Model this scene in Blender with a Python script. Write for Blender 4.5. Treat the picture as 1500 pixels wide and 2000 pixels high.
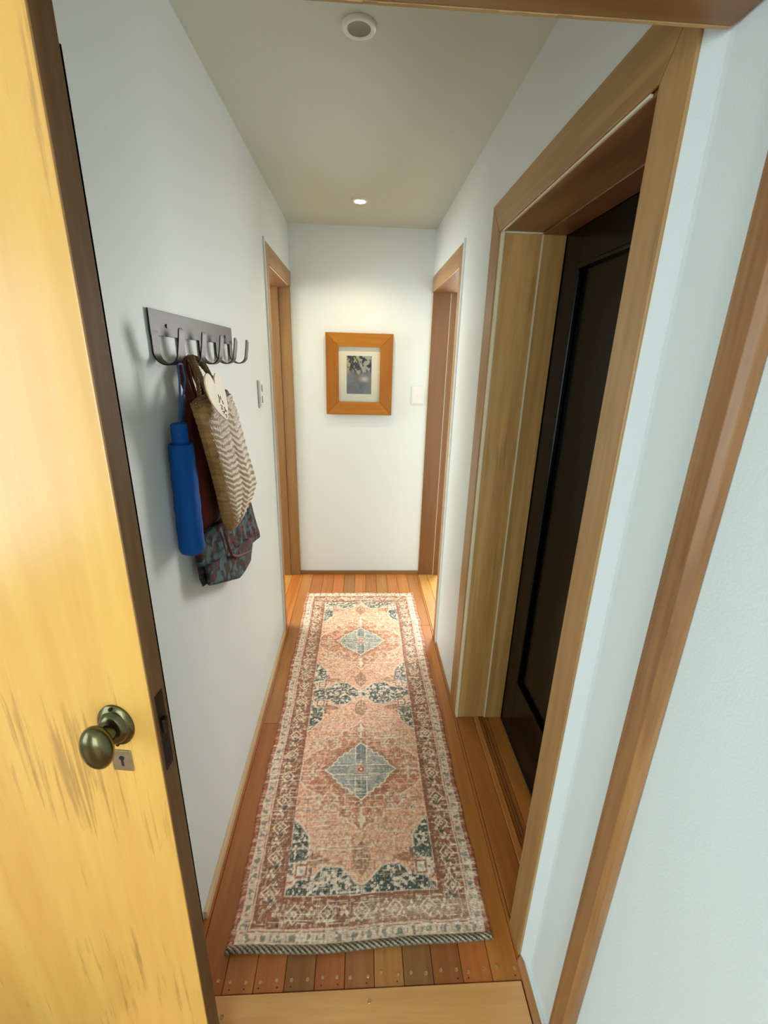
import bpy, bmesh, math, random
import numpy as np
from mathutils import Vector, Matrix
random.seed(7)
S = bpy.context.scene
for o in list(bpy.data.objects): bpy.data.objects.remove(o)
COL = S.collection
PI = math.pi

# ------------------------------------------------------------------ camera
cd = bpy.data.cameras.new('camera'); cam = bpy.data.objects.new('camera', cd); COL.objects.link(cam)
F_PX = 866.693
cd.sensor_fit = 'VERTICAL'; cd.sensor_height = 36.0; cd.lens = 36.0 * F_PX / 2000.0
cd.clip_start = 0.02
cam.location = (0, 0, 1.55)
RC = Matrix(((0.99843873, 0.00785549, 0.05530279),
             (-0.04981555, -0.32265785, 0.94520385),
             (0.02526892, -0.94648307, -0.32176277)))      # columns: right, down, forward
r_, d_, f_ = RC.col[0], RC.col[1], RC.col[2]
M = Matrix((r_, -d_, -f_)).transposed().to_4x4()
M.translation = cam.location
cam.matrix_world = M
S.camera = cam

# ------------------------------------------------------------------ world, view
S.view_settings.view_transform = 'Standard'; S.view_settings.look = 'None'
S.view_settings.gamma = 1.0; S.view_settings.use_curve_mapping = False
S.view_settings.exposure = 1.55
w = bpy.data.worlds.new('world'); S.world = w; w.use_nodes = True
w.node_tree.nodes['Background'].inputs[0].default_value = (0.75, 0.88, 1.0, 1)
w.node_tree.nodes['Background'].inputs[1].default_value = 0.6

def area(name, loc, target, sx, sy, power, color):
    l = bpy.data.lights.new(name, 'AREA'); l.shape = 'RECTANGLE'; l.size = sx; l.size_y = sy
    l.energy = power; l.color = color
    o = bpy.data.objects.new(name, l); COL.objects.link(o); o.location = loc
    d = Vector(target) - Vector(loc); o.rotation_euler = d.to_track_quat('-Z', 'Y').to_euler()
    return o
# daylight lamps; the back one is added fill, the left room's has no opening
area('daylight_left_window', (-2.68, -0.95, 1.25), (0, -0.95, 1.25), 1.5, 1.9, 16, (0.70, 0.90, 1.0))
area('corridor_fill_back', (-0.45, -2.78, 1.25), (-0.3, 0, 1.35), 1.5, 1.9, 22, (0.76, 0.94, 1.0))  # added fill behind the camera, aimed along the corridor
area('daylight_right_room', (1.6, 4.34, 1.45), (-0.2, 1.6, 1.40), 0.85, 1.3, 36, (0.96, 0.95, 0.92))
area('daylight_left_room', (-2.1, 2.9, 1.5), (-0.5, 2.75, 0.9), 1.1, 1.4, 34, (0.95, 0.95, 0.90))

# ------------------------------------------------------------------ materials
def nm(name):
    m = bpy.data.materials.new(name); m.use_nodes = True
    return m, m.node_tree.nodes, m.node_tree.links, m.node_tree.nodes['Principled BSDF']
def plain(name, col, rough=0.5, metal=0.0, spec=0.5, coat=0.0, bump=0.0, bscale=60, emit=0.0, var=0.0):
    m, N, L, P = nm(name)
    P.inputs['Base Color'].default_value = (*col, 1); P.inputs['Roughness'].default_value = rough
    P.inputs['Metallic'].default_value = metal; P.inputs['Specular IOR Level'].default_value = spec
    P.inputs['Coat Weight'].default_value = coat
    if emit: P.inputs['Emission Color'].default_value = (*col, 1); P.inputs['Emission Strength'].default_value = emit
    if bump or var:
        tc = N.new('ShaderNodeTexCoord'); nz = N.new('ShaderNodeTexNoise'); nz.inputs['Scale'].default_value = bscale
        nz.inputs['Detail'].default_value = 4
        L.new(tc.outputs['Object'], nz.inputs['Vector'])
        if bump:
            b = N.new('ShaderNodeBump'); b.inputs['Strength'].default_value = bump; b.inputs['Distance'].default_value = 0.01
            L.new(nz.outputs['Fac'], b.inputs['Height']); L.new(b.outputs['Normal'], P.inputs['Normal'])
        if var:
            mx = N.new('ShaderNodeMix'); mx.data_type = 'RGBA'
            mx.inputs[6].default_value = (*[c*(1-var) for c in col], 1); mx.inputs[7].default_value = (*[min(1, c*(1+var)) for c in col], 1)
            L.new(nz.outputs['Fac'], mx.inputs[0]); L.new(mx.outputs[2], P.inputs['Base Color'])
    return m
def wood(name, light, dark, axis='Z', rough=0.4, scale=1.0, streak=None, streak_amt=0.0, use_objcol=False, coat=0.1, contrast=1.0, spec=0.45):
    m, N, L, P = nm(name)
    tc = N.new('ShaderNodeTexCoord'); mp = N.new('ShaderNodeMapping')
    s = [14*scale]*3; s['XYZ'.index(axis)] = 0.9*scale
    mp.inputs['Scale'].default_value = s
    oi = N.new('ShaderNodeObjectInfo')
    mul = N.new('ShaderNodeVectorMath'); mul.operation = 'MULTIPLY_ADD'
    cmb = N.new('ShaderNodeCombineXYZ')
    for i in range(3): L.new(oi.outputs['Random'], cmb.inputs[i])
    mul.inputs[1].default_value = (7.3, 5.1, 9.7)
    L.new(cmb.outputs[0], mul.inputs[0]); L.new(tc.outputs['Object'], mul.inputs[2])
    L.new(mul.outputs[0], mp.inputs['Vector'])
    n1 = N.new('ShaderNodeTexNoise'); n1.inputs['Scale'].default_value = 1.0; n1.inputs['Detail'].default_value = 6
    n1.inputs['Roughness'].default_value = 0.62; n1.inputs['Distortion'].default_value = 1.2
    L.new(mp.outputs[0], n1.inputs['Vector'])
    n2 = N.new('ShaderNodeTexNoise'); n2.inputs['Scale'].default_value = 6.0; n2.inputs['Detail'].default_value = 3
    L.new(mp.outputs[0], n2.inputs['Vector'])
    add = N.new('ShaderNodeMath'); add.operation = 'MULTIPLY_ADD'; add.inputs[1].default_value = 0.35
    L.new(n2.outputs['Fac'], add.inputs[0]); L.new(n1.outputs['Fac'], add.inputs[2])
    mr = N.new('ShaderNodeMapRange'); mr.inputs['From Min'].default_value = 0.68-0.2/contrast; mr.inputs['From Max'].default_value = 0.68+0.2/contrast
    L.new(add.outputs[0], mr.inputs['Value'])
    mx = N.new('ShaderNodeMix'); mx.data_type = 'RGBA'
    mx.inputs[6].default_value = (*dark, 1); mx.inputs[7].default_value = (*light, 1)
    L.new(mr.outputs[0], mx.inputs[0])
    out = mx.outputs[2]
    if streak:
        mp2 = N.new('ShaderNodeMapping'); s2 = [150*scale]*3; s2['XYZ'.index(axis)] = 6.5*scale
        mp2.inputs['Scale'].default_value = s2; L.new(mul.outputs[0], mp2.inputs['Vector'])
        n3 = N.new('ShaderNodeTexNoise'); n3.inputs['Scale'].default_value = 1; n3.inputs['Detail'].default_value = 5
        n3.inputs['Roughness'].default_value = 0.65; n3.inputs['Distortion'].default_value = 0.25
        L.new(mp2.outputs[0], n3.inputs['Vector'])
        n4 = N.new('ShaderNodeTexNoise'); n4.inputs['Scale'].default_value = 2.8; n4.inputs['Detail'].default_value = 4
        L.new(tc.outputs['Object'], n4.inputs['Vector'])
        mm = N.new('ShaderNodeMath'); mm.operation = 'MULTIPLY'; L.new(n3.outputs['Fac'], mm.inputs[0]); L.new(n4.outputs['Fac'], mm.inputs[1])
        cr = N.new('ShaderNodeMapRange'); cr.inputs['From Min'].default_value = 0.31; cr.inputs['From Max'].default_value = 0.39
        cr.inputs['To Max'].default_value = streak_amt
        L.new(mm.outputs[0], cr.inputs['Value'])
        mx2 = N.new('ShaderNodeMix'); mx2.data_type = 'RGBA'; mx2.inputs[7].default_value = (*streak, 1)
        L.new(cr.outputs[0], mx2.inputs[0]); L.new(out, mx2.inputs[6]); out = mx2.outputs[2]
    if use_objcol:
        mx3 = N.new('ShaderNodeMix'); mx3.data_type = 'RGBA'; mx3.blend_type = 'MULTIPLY'; mx3.inputs[0].default_value = 1
        L.new(out, mx3.inputs[6]); L.new(oi.outputs['Color'], mx3.inputs[7]); out = mx3.outputs[2]
    L.new(out, P.inputs['Base Color'])
    b = N.new('ShaderNodeBump'); b.inputs['Strength'].default_value = 0.12; b.inputs['Distance'].default_value = 0.004
    L.new(add.outputs[0], b.inputs['Height']); L.new(b.outputs['Normal'], P.inputs['Normal'])
    P.inputs['Roughness'].default_value = rough; P.inputs['Coat Weight'].default_value = coat
    P.inputs['Coat Roughness'].default_value = 0.25; P.inputs['Specular IOR Level'].default_value = spec
    return m
def attrmat(name, rough=0.6, spec=0.4, bump=0.0, bscale=400, coat=0, metal=0, aniso=None):
    m, N, L, P = nm(name)
    a = N.new('ShaderNodeAttribute'); a.attribute_name = 'Col'
    L.new(a.outputs['Color'], P.inputs['Base Color'])
    P.inputs['Roughness'].default_value = rough; P.inputs['Specular IOR Level'].default_value = spec; P.inputs['Coat Weight'].default_value = coat
    if bump:
        tc = N.new('ShaderNodeTexCoord'); mp = N.new('ShaderNodeMapping'); mp.inputs['Scale'].default_value = aniso or (1, 1, 1)
        nz = N.new('ShaderNodeTexNoise'); nz.inputs['Scale'].default_value = bscale; nz.inputs['Detail'].default_value = 2
        L.new(tc.outputs['Object'], mp.inputs['Vector']); L.new(mp.outputs[0], nz.inputs['Vector'])
        b = N.new('ShaderNodeBump'); b.inputs['Strength'].default_value = bump; b.inputs['Distance'].default_value = 0.004
        L.new(nz.outputs['Fac'], b.inputs['Height']); L.new(b.outputs['Normal'], P.inputs['Normal'])
    return m

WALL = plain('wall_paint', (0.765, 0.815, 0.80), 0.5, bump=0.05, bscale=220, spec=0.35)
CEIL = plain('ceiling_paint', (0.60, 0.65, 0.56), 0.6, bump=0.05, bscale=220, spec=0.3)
CASE = wood('casing_timber', (0.42, 0.235, 0.078), (0.31, 0.155, 0.045), 'Z', 0.42, 0.8, contrast=1.5, streak=(0.16, 0.075, 0.02), streak_amt=0.35)
CASE_H = wood('casing_timber_level', (0.42, 0.235, 0.078), (0.31, 0.155, 0.045), 'Y', 0.42, 0.8, contrast=1.5, streak=(0.16, 0.075, 0.02), streak_amt=0.35)
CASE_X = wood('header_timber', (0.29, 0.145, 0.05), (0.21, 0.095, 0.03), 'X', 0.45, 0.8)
JAMB = wood('jamb_ply', (0.60, 0.35, 0.115), (0.42, 0.225, 0.065), 'Z', 0.38, 0.7, contrast=1.5, streak=(0.16, 0.075, 0.02), streak_amt=0.35)  # colour raised to put a gloss sheen into the base tone
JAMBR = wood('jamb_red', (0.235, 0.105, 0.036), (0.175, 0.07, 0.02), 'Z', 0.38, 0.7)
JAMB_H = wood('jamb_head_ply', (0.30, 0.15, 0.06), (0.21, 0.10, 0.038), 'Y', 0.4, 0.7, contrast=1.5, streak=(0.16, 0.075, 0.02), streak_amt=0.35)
POST = wood('post_timber', (0.36, 0.17, 0.055), (0.22, 0.095, 0.03), 'Z', 0.42, 1.3, contrast=1.2)
BEAD = plain('cream_filler', (0.72, 0.66, 0.46), 0.5)
PLYEDGE = wood('pale_ply', (0.80, 0.64, 0.40), (0.55, 0.36, 0.18), 'Y', 0.5, 1.0)
DOORW = wood('golden_door_timber', (0.78, 0.44, 0.105), (0.66, 0.32, 0.065), 'Z', 0.27, 0.55, streak=(0.30, 0.15, 0.04), streak_amt=0.6, coat=0.35, contrast=0.8)
DOOREDGE = wood('door_edge_timber', (0.21, 0.10, 0.033), (0.10, 0.043, 0.013), 'Z', 0.5, 1.2, coat=0)
FLOOR = wood('floor_board_timber', (1.0, 1.0, 1.0), (0.66, 0.58, 0.50), 'Y', 0.34, 1.1, use_objcol=True, coat=0.22, contrast=0.9)
SILL = wood('sill_timber', (0.74, 0.38, 0.14), (0.60, 0.27, 0.085), 'X', 0.28, 0.8, coat=0.4)  # glare on the board is put into this raised base colour
STRIPW = wood('strip_timber', (0.50, 0.22, 0.07), (0.36, 0.14, 0.04), 'Y', 0.32, 1.0, coat=0.3)
FRAMEW = wood('picture_frame_timber', (0.46, 0.185, 0.018), (0.36, 0.12, 0.009), 'X', 0.5, 1.5, coat=0.0, spec=0.25, contrast=0.8)
FRAMEV = wood('picture_frame_timber_upright', (0.40, 0.15, 0.013), (0.30, 0.095, 0.007), 'Z', 0.5, 1.5, coat=0.0, spec=0.25, contrast=0.8)
BLACK = plain('black_gloss_paint', (0.0012, 0.0015, 0.0009), 0.2, spec=0.16, bump=0.03, bscale=30)
STEEL = plain('blued_steel', (0.020, 0.018, 0.019), 0.42, spec=0.3, metal=0.3, var=0.35, bscale=25)
BRASS = plain('aged_bronze', (0.115, 0.10, 0.04), 0.24, metal=0.9, var=0.3, bscale=30, coat=0.2)
DARKB = plain('dark_bronze', (0.045, 0.03, 0.015), 0.4, metal=0.8, var=0.4, bscale=60)
NICKEL = plain('worn_nickel', (0.42, 0.42, 0.32), 0.25, metal=0.95, var=0.3, bscale=80)
HOLE = plain('dark_hole', (0.005, 0.004, 0.003), 0.8)
SCREWM = plain('brass_screw', (0.62, 0.42, 0.22), 0.3, metal=0.7)
WHITEP = plain('white_plastic', (0.80, 0.80, 0.76), 0.35)
GREYL = plain('grey_lens', (0.20, 0.21, 0.17), 0.3)
LAMPM = plain('lit_lamp', (1.0, 0.86, 0.62), 0.5, emit=14)
MAT = plain('mat_board', (0.80, 0.77, 0.62), 0.7)
BLUE = plain('blue_nylon', (0.003, 0.085, 0.36), 0.75, spec=0.2, bump=0.15, bscale=45, var=0.15)
BLUED = plain('blue_cord', (0.008, 0.07, 0.23), 0.6)
REDC = plain('burgundy_cloth', (0.115, 0.018, 0.012), 0.75, bump=0.3, bscale=60, var=0.4)
ROPE = plain('flax_rope', (0.24, 0.135, 0.05), 0.75, bump=0.4, bscale=220, var=0.45)
KETE = attrmat('woven_flax', 0.45, 0.45, bump=0.5, bscale=260)
FLORAL = attrmat('floral_cloth', 0.8, 0.3, bump=0.25, bscale=300)
HEARTM = wood('heart_ply', (0.84, 0.70, 0.42), (0.74, 0.58, 0.32), 'Z', 0.5, 2.0)
INK = plain('burnt_ink', (0.07, 0.035, 0.015), 0.7)
RUG = attrmat('rug_pile', 0.5, 0.5, bump=0.6, bscale=150, aniso=(0.8, 2.2, 1))
PRINT = attrmat('art_print', 0.5, 0.3)
m, N, L, P = nm('picture_glass'); N.remove(P)
tr_ = N.new('ShaderNodeBsdfTransparent'); gl_ = N.new('ShaderNodeBsdfGlossy'); gl_.inputs['Roughness'].default_value = 0.02
fr_ = N.new('ShaderNodeFresnel'); fr_.inputs['IOR'].default_value = 1.1; mx_ = N.new('ShaderNodeMixShader')
L.new(fr_.outputs[0], mx_.inputs[0]); L.new(tr_.outputs[0], mx_.inputs[1]); L.new(gl_.outputs[0], mx_.inputs[2])
L.new(mx_.outputs[0], N['Material Output'].inputs['Surface']); GLASS = m
JAMB2 = wood('jamb_end_doorway', (0.34, 0.18, 0.062), (0.25, 0.12, 0.036), 'Z', 0.42, 0.8, contrast=1.3)

# ------------------------------------------------------------------ mesh helpers
class B:
    def __init__(s): s.v = []; s.f = []; s.c = None
    def box(s, x0, x1, y0, y1, z0, z1):
        n = len(s.v)
        s.v += [(x0,y0,z0),(x1,y0,z0),(x1,y1,z0),(x0,y1,z0),(x0,y0,z1),(x1,y0,z1),(x1,y1,z1),(x0,y1,z1)]
        s.f += [tuple(n+i for i in q) for q in ((0,3,2,1),(4,5,6,7),(0,1,5,4),(1,2,6,5),(2,3,7,6),(3,0,4,7))]
        return s
    def prism(s, poly, axis, a, b):            # polygon in the two other axes, extruded along axis
        n = len(s.v); k = len(poly); ax = 'xyz'.index(axis)
        def mk(p, t):
            q = list(p); q.insert(ax, t); return tuple(q)
        s.v += [mk(p, a) for p in poly] + [mk(p, b) for p in poly]
        s.f.append(tuple(n+i for i in range(k))[::-1]); s.f.append(tuple(n+k+i for i in range(k)))
        for i in range(k): j = (i+1) % k; s.f.append((n+i, n+j, n+k+j, n+k+i))
        return s
    def tube(s, pts, r, seg=10, flat=1.0, cap=True):
        pts = [Vector(p) for p in pts]; n0 = len(s.v); K = len(pts)
        up = None
        for i, p in enumerate(pts):
            t = (pts[min(i+1, K-1)] - pts[max(i-1, 0)]).normalized()
            if up is None:
                up = Vector((0,0,1)) if abs(t.z) < .9 else Vector((1,0,0))
            u = (up - t*up.dot(t)).normalized(); up = u; w_ = t.cross(u)
            rr = r[i] if isinstance(r, (list, tuple)) else r
            for k in range(seg):
                a = 2*PI*k/seg; q = p + u*math.cos(a)*rr*flat + w_*math.sin(a)*rr; s.v.append(tuple(q))
        for i in range(K-1):
            for k in range(seg):
                a = n0+i*seg+k; b = n0+i*seg+(k+1)%seg; s.f.append((a, b, b+seg, a+seg))
        if cap:
            s.f.append(tuple(n0+k for k in range(seg))[::-1]); s.f.append(tuple(n0+(K-1)*seg+k for k in range(seg)))
        return s
    def lathe(s, prof, seg=32, o=(0,0,0), ax=None, sx=1.0, sz=1.0):   # prof: (radius, height) along ax
        o = Vector(o); a = Vector(ax or (0,0,1)).normalized()
        z = Vector((0,0,1)); 
        if abs(a.z) > .9: u = Vector((1,0,0))
        else: u = a.cross(z).normalized()
        w_ = u.cross(a) if abs(a.z) <= .9 else a.cross(u)
        n0 = len(s.v)
        for r, h in prof:
            for k in range(seg):
                t = 2*PI*k/seg; s.v.append(tuple(o + a*h + u*math.cos(t)*r*sx + w_*math.sin(t)*r*sz))
        for i in range(len(prof)-1):
            for k in range(seg):
                p = n0+i*seg+k; q = n0+i*seg+(k+1)%seg; s.f.append((p, q, q+seg, p+seg))
        s.f.append(tuple(n0+k for k in range(seg))[::-1]); s.f.append(tuple(n0+(len(prof)-1)*seg+k for k in range(seg)))
        return s
    def grid(s, P, closed=False):               # P: array rows x cols of points
        n0 = len(s.v); R_ = len(P); C_ = len(P[0])
        for row in P: s.v += [tuple(p) for p in row]
        for i in range(R_-1):
            for j in range(C_-1): a = n0+i*C_+j; s.f.append((a, a+1, a+1+C_, a+C_))
        return s
    def build(s, name, mat, parent=None, smooth=False, bevel=0.0, origin=None, colors=None, weld=False, kind=None, seg=2):
        V = np.array(s.v, float)
        if origin is None: origin = ((V[:,0].min()+V[:,0].max())/2, (V[:,1].min()+V[:,1].max())/2, V[:,2].min())
        V = V - np.array(origin)
        me = bpy.data.meshes.new(name); me.from_pydata([tuple(v) for v in V], [], s.f); me.update()
        if colors is not None:
            ca = me.color_attributes.new('Col', 'FLOAT_COLOR', 'POINT')
            c4 = np.ones((len(V), 4), np.float32); c4[:, :3] = colors; ca.data.foreach_set('color', c4.ravel())
        bm = bmesh.new(); bm.from_mesh(me)
        if weld: bmesh.ops.remove_doubles(bm, verts=bm.verts, dist=1e-5)
        bmesh.ops.recalc_face_normals(bm, faces=bm.faces); bm.to_mesh(me); bm.free()
        o = bpy.data.objects.new(name, me); COL.objects.link(o)
        if mat: me.materials.append(mat)
        if smooth:
            me.polygons.foreach_set('use_smooth', [True]*len(me.polygons))
            me.set_sharp_from_angle(angle=math.radians(40))
        if bevel:
            bv = o.modifiers.new('bevel', 'BEVEL'); bv.width = bevel; bv.segments = seg; bv.limit_method = 'ANGLE'
        pw = Vector((0,0,0)); q = parent
        while q is not None: pw += q.location; q = q.parent
        if parent is not None: o.parent = parent
        o.location = Vector(origin) - pw
        if kind: o['kind'] = kind
        return o
def empty(name, loc=(0,0,0), **kw):
    o = bpy.data.objects.new(name, None); COL.objects.link(o); o.location = loc; o.empty_display_size = .1
    for k, v in kw.items(): o[k] = v
    return o
def tag(o, label, category, group=None):
    o['label'] = label; o['category'] = category
    if group: o['group'] = group
    return o
def box(name, mat, x0, x1, y0, y1, z0, z1, parent=None, bevel=0.0015, kind=None):
    return B().box(x0, x1, y0, y1, z0, z1).build(name, mat, parent, bevel=bevel, kind=kind)
def lerp(a, b, t): return a + (b-a)*t
def sstep(a, b, x): t = np.clip((x-a)/(b-a), 0, 1); return t*t*(3-2*t)

# ------------------------------------------------------------------ measures
XL, XR, YE, ZC = -0.442, 0.454, 3.08, 2.313
ZT, ZI = 2.055, 1.958

# ------------------------------------------------------------------ setting: walls
def struct(name, b, mat, bevel=0.0): return b.build(name, mat, None, bevel=bevel, kind='structure', smooth=False)
bl = B()
bl.box(-0.575, XL, 0.86, 2.38, 0, ZC)
bl.box(-0.575, XL, 2.38, YE, 1.985, ZC)
struct('wall_left', bl, WALL)
br = B()
br.box(XR, 0.72, 0.745, 0.825, 0, ZC)
br.box(XR, 0.72, 0.825, 1.640, 1.97, ZC)
br.box(XR, 0.72, 1.640, 1.80, 0, ZC)
br.box(XR, 0.61, 1.80, 2.268, 0, ZC)
br.box(XR, 0.61, 2.268, YE, 1.985, ZC)
# wall returns to the near plane with a slanted corner
br.prism([(XR, 0.745), (0.72, 0.745), (0.72, 0.30), (0.4685, 0.30), (0.4685, 0.53), (0.4672, 0.700), (0.4660, 0.7085)], 'z', 0, ZC)
struct('wall_right', br, WALL)
struct('wall_right_near', B().box(0.4685, 0.72, -2.7, 0.30, 0, ZC), WALL)
struct('wall_end', B().box(-0.60, 0.62, YE, 3.22, 0, ZC), WALL)
struct('wall_partition', B().box(-2.7, XL, 0.86, 0.98, 0, ZC).box(-2.7, -1.25, 0.53, 0.86, 0, ZC), WALL)
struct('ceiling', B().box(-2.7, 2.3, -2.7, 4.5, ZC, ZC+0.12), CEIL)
# the room behind the camera: a window in the left wall and an added one in the back wall to light the corridor
def wall_with_window(name, plane, c, a0, a1, w0, w1, z0, z1, t, n):
    b = B()
    def bx(p, q, r, s_):
        if plane == 'x': b.box(min(c, c+t), max(c, c+t), p, q, r, s_)
        else: b.box(p, q, min(c, c+t), max(c, c+t), r, s_)
    bx(a0, w0, 0, ZC); bx(w1, a1, 0, ZC); bx(w0, w1, 0, z0); bx(w0, w1, z1, ZC)
    struct(name, b, WALL)
    f = B()
    def fx(p, q, r, s_):
        m0, m1 = (c+t*.3, c+t*.7); m0, m1 = min(m0, m1), max(m0, m1)
        if plane == 'x': f.box(m0, m1, p, q, r, s_)
        else: f.box(p, q, m0, m1, r, s_)
    e = .05
    fx(w0, w0+e, z0, z1); fx(w1-e, w1, z0, z1); fx(w0+e, w1-e, z0, z0+e); fx(w0+e, w1-e, z1-e, z1)
    fx((w0+w1)/2-.02, (w0+w1)/2+.02, z0+e, z1-e)
    f.build('window_%d' % n, CASE, kind='structure', bevel=.002)
wall_with_window('wall_left_near', 'x', -2.6, -2.7, 0.53, -1.7, -0.2, 0.3, 2.1, -0.1, 1)
wall_with_window('wall_back', 'y', -2.7, -2.6, 0.4685, -1.2, 0.3, 0.3, 2.1, -0.1, 2)  # unseen window added for the corridor fill
# side rooms
struct('wall_left_room', B().box(-2.3, -2.2, 1.0, 4.4, 0, ZC).box(-2.2, -0.6, 3.9, 4.0, 0, ZC).box(-2.2, -0.575, 0.98, 1.08, 0, ZC), WALL)
struct('wall_left_room_far', B().box(-0.70, -0.60, 3.22, 3.9, 0, ZC), WALL)
wall_with_window('wall_right_room_far', 'y', 4.45, 0.62, 2.2, 1.05, 2.12, 0.6, 2.1, 0.1, 3)
struct('wall_right_room', B().box(2.2, 2.3, 1.8, 4.5, 0, ZC).box(0.72, 2.2, 1.7, 1.80, 0, ZC).box(0.52, 0.62, 3.22, 4.4, 0, ZC), WALL)

# ------------------------------------------------------------------ floor: slab, boards, screws
fl = struct('floor', B().box(-2.7, 2.3, -2.7, 4.5, -0.10, -0.020), HOLE)
tones = [(0.47,0.20,0.065),(0.42,0.17,0.055),(0.52,0.23,0.075),(0.36,0.155,0.055),(0.45,0.165,0.055),(0.39,0.19,0.075),(0.43,0.235,0.085),(0.30,0.155,0.07),(0.38,0.15,0.06),(0.48,0.20,0.06)]
PITCH = 0.0788; X0 = -0.4235
def board(x0, x1, y0, y1, tone, z1=0.0, mat=FLOOR):
    o = B().box(x0+.0007, x1-.0007, y0, y1, -0.019, z1).build('floor_board', mat, fl, bevel=0.0012, seg=1)
    t_ = tone if tone[0] > .6 else (tone[0]*1.22, tone[1]*1.06, tone[2]*.72)
    o.color = (*t_, 1); return o
near_tones = {-1:(0.44,0.17,0.05), 0:(0.36,0.14,0.045), 1:(0.40,0.16,0.05), 2:(0.39,0.145,0.05), 3:(0.28,0.125,0.055), 4:(0.40,0.13,0.048), 5:(0.33,0.145,0.06), 6:(0.42,0.225,0.08), 7:(0.26,0.135,0.06), 8:(0.30,0.115,0.05), 9:(0.44,0.17,0.052), 10:(0.46,0.19,0.058)}
for k in range(-14, 23):
    x0 = X0 + PITCH*k; x1 = x0 + PITCH
    t = near_tones.get(k, tones[(k*7) % 10]); t = tuple(c*random.uniform(.93, 1.07) for c in t)
    if x1 <= XL - .0: 
        if x1 < -0.58: board(x0, x1, 1.08, 3.9, t)
        else: board(x0, x1, 2.385, 3.075, t)
    elif x0 < XL: board(x0, x1, 0.697, 3.075, t)
    elif x1 < XR:
        # corridor: two staggered lengths per board
        cut = 1.6 + ((k*37) % 11)*.11
        board(x0, x1, 0.697, cut, t); t2 = tones[(k*3+5) % 10]; board(x0, x1, cut+.0012, 3.078, t2)
    elif x0 < 0.46: board(x0, XR+.0005, 0.697, 3.075, (0.44, 0.18, 0.055)); board(XR+.001, x1, 2.27, 3.065, (0.62, 0.33, 0.09))  # bright orange right-doorway tone has sunlight put into it
    elif x0 < 0.62: board(x0, x1, 2.27, 3.065, (0.62, 0.33, 0.09))
    else: board(x0, x1, 1.81, 4.38, (0.62, 0.33, 0.09))
# threshold strips of the closet doorway
for a, b_, t, z in [(XR+.001, 0.532, (0.42,0.175,0.055), 0.0), (0.532, 0.556, (0.56,0.27,0.09), 0.004), (0.556, 0.572, (0.36,0.15,0.045), -0.002),
                    (0.572, 0.582, (0.25,0.10,0.03), 0.002), (0.582, 0.600, (0.42,0.18,0.055), -0.001), (0.600, 0.66, (0.52,0.24,0.075), 0.001)]:
    board(a, b_, 0.84, 1.622, t, z)
# sill board, floor of the near room
B().box(-0.60, 0.439, 0.44, 0.6945, -0.019, 0.003).build('sill_board', SILL, fl, bevel=0.002)
for i in range(16):
    y1 = 0.438 - i*.195
    o = B().box(-2.6, 0.4684, y1-.1935, y1, -0.019, 0.0).build('floor_board', STRIPW, fl, bevel=0.0012, seg=1)
# screws
def screwmesh():
    b = B().lathe([(0.0001,0.0006),(0.0024,0.0006),(0.0026,0.0014),(0.0042,0.0016),(0.0046,0.0002)], 12)
    return b.build('screw', SCREWM, fl, smooth=True, origin=(0,0,0))
sc = screwmesh(); first = True
for k in range(-1, 11):
    for q in (0.22, 0.78):
        x = X0 + PITCH*(k+q) + random.uniform(-.004, .004)
        if x < -0.43 or x > 0.435: continue
        o = sc if first else sc.copy()
        if not first: COL.objects.link(o)
        first = False
        o.location = Vector((x, 0.722 + random.uniform(-.004, .004), 0.0))-fl.location
        if random.random() < .6:
            h = B().lathe([(0.0018, 0.0003), (0.0018, 0.0005)], 8, (x+random.uniform(-.004,.004), 0.706, 0)).build('nail_hole', HOLE, fl)
for p in [(-0.33, 0.655, 0.003), (0.035, 0.668, 0.003)]:
    o = sc.copy(); COL.objects.link(o); o.location = Vector(p)-fl.location

# skirtings
box('baseboard_left', PLYEDGE, XL, XL+0.011, 0.865, 2.296, 0.0005, 0.030, kind='structure')
box('baseboard_end', CASE_X, XL+.001, XR, YE-0.012, YE, 0.0005, 0.030, kind='structure')
bb_ = B().prism([(0.441, 0.735), (0.4535, 0.7445), (0.4657, 0.7080), (0.4668, 0.700), (0.4680, 0.53), (0.4680, -2.5), (0.441, -2.5)], 'z', 0.0005, 0.010).build('baseboard_right_near', STRIPW, None, kind='structure', bevel=.001)
B().prism([(0.4585, 0.7285), (0.4657, 0.7080), (0.4668, 0.700), (0.4680, 0.53), (0.4680, -2.5), (0.4600, -2.5), (0.4600, 0.53), (0.4590, 0.70)], 'z', 0.0101, 0.0135).build('paint_edge', WALL, bb_)
box('baseboard_right', CASE_H, XR-0.004, XR, 1.745, 2.185, 0.0005, 0.012, kind='structure')

# ------------------------------------------------------------------ header over the doorway
h = empty('trim_1', (0, 0.6, ZI), kind='structure')
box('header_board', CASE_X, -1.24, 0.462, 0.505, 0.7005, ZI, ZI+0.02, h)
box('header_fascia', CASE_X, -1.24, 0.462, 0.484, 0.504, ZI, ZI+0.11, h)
b = B()
n = 90
for i in range(n):                                       # rough, split pale arris along the far lower edge
    x = lerp(-1.2, 0.460, i/n); d = .004*random.random()
    b.box(x, x+1.66/n, 0.7007, 0.7045+d*.5, ZI-0.0015+d*.4, ZI+0.016)
b.build('rough_edge', wood('rough_timber', (0.50, 0.33, 0.14), (0.33, 0.19, 0.07), 'X', 0.7, 2.0), h)['kind'] = 'stuff'
struct('wall_above_header', B().box(-1.25, 0.455, 0.505, 0.7, ZI+0.02, ZC).box(-1.25, XL, .7, .86, ZI+.02, ZC), WALL)
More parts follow.
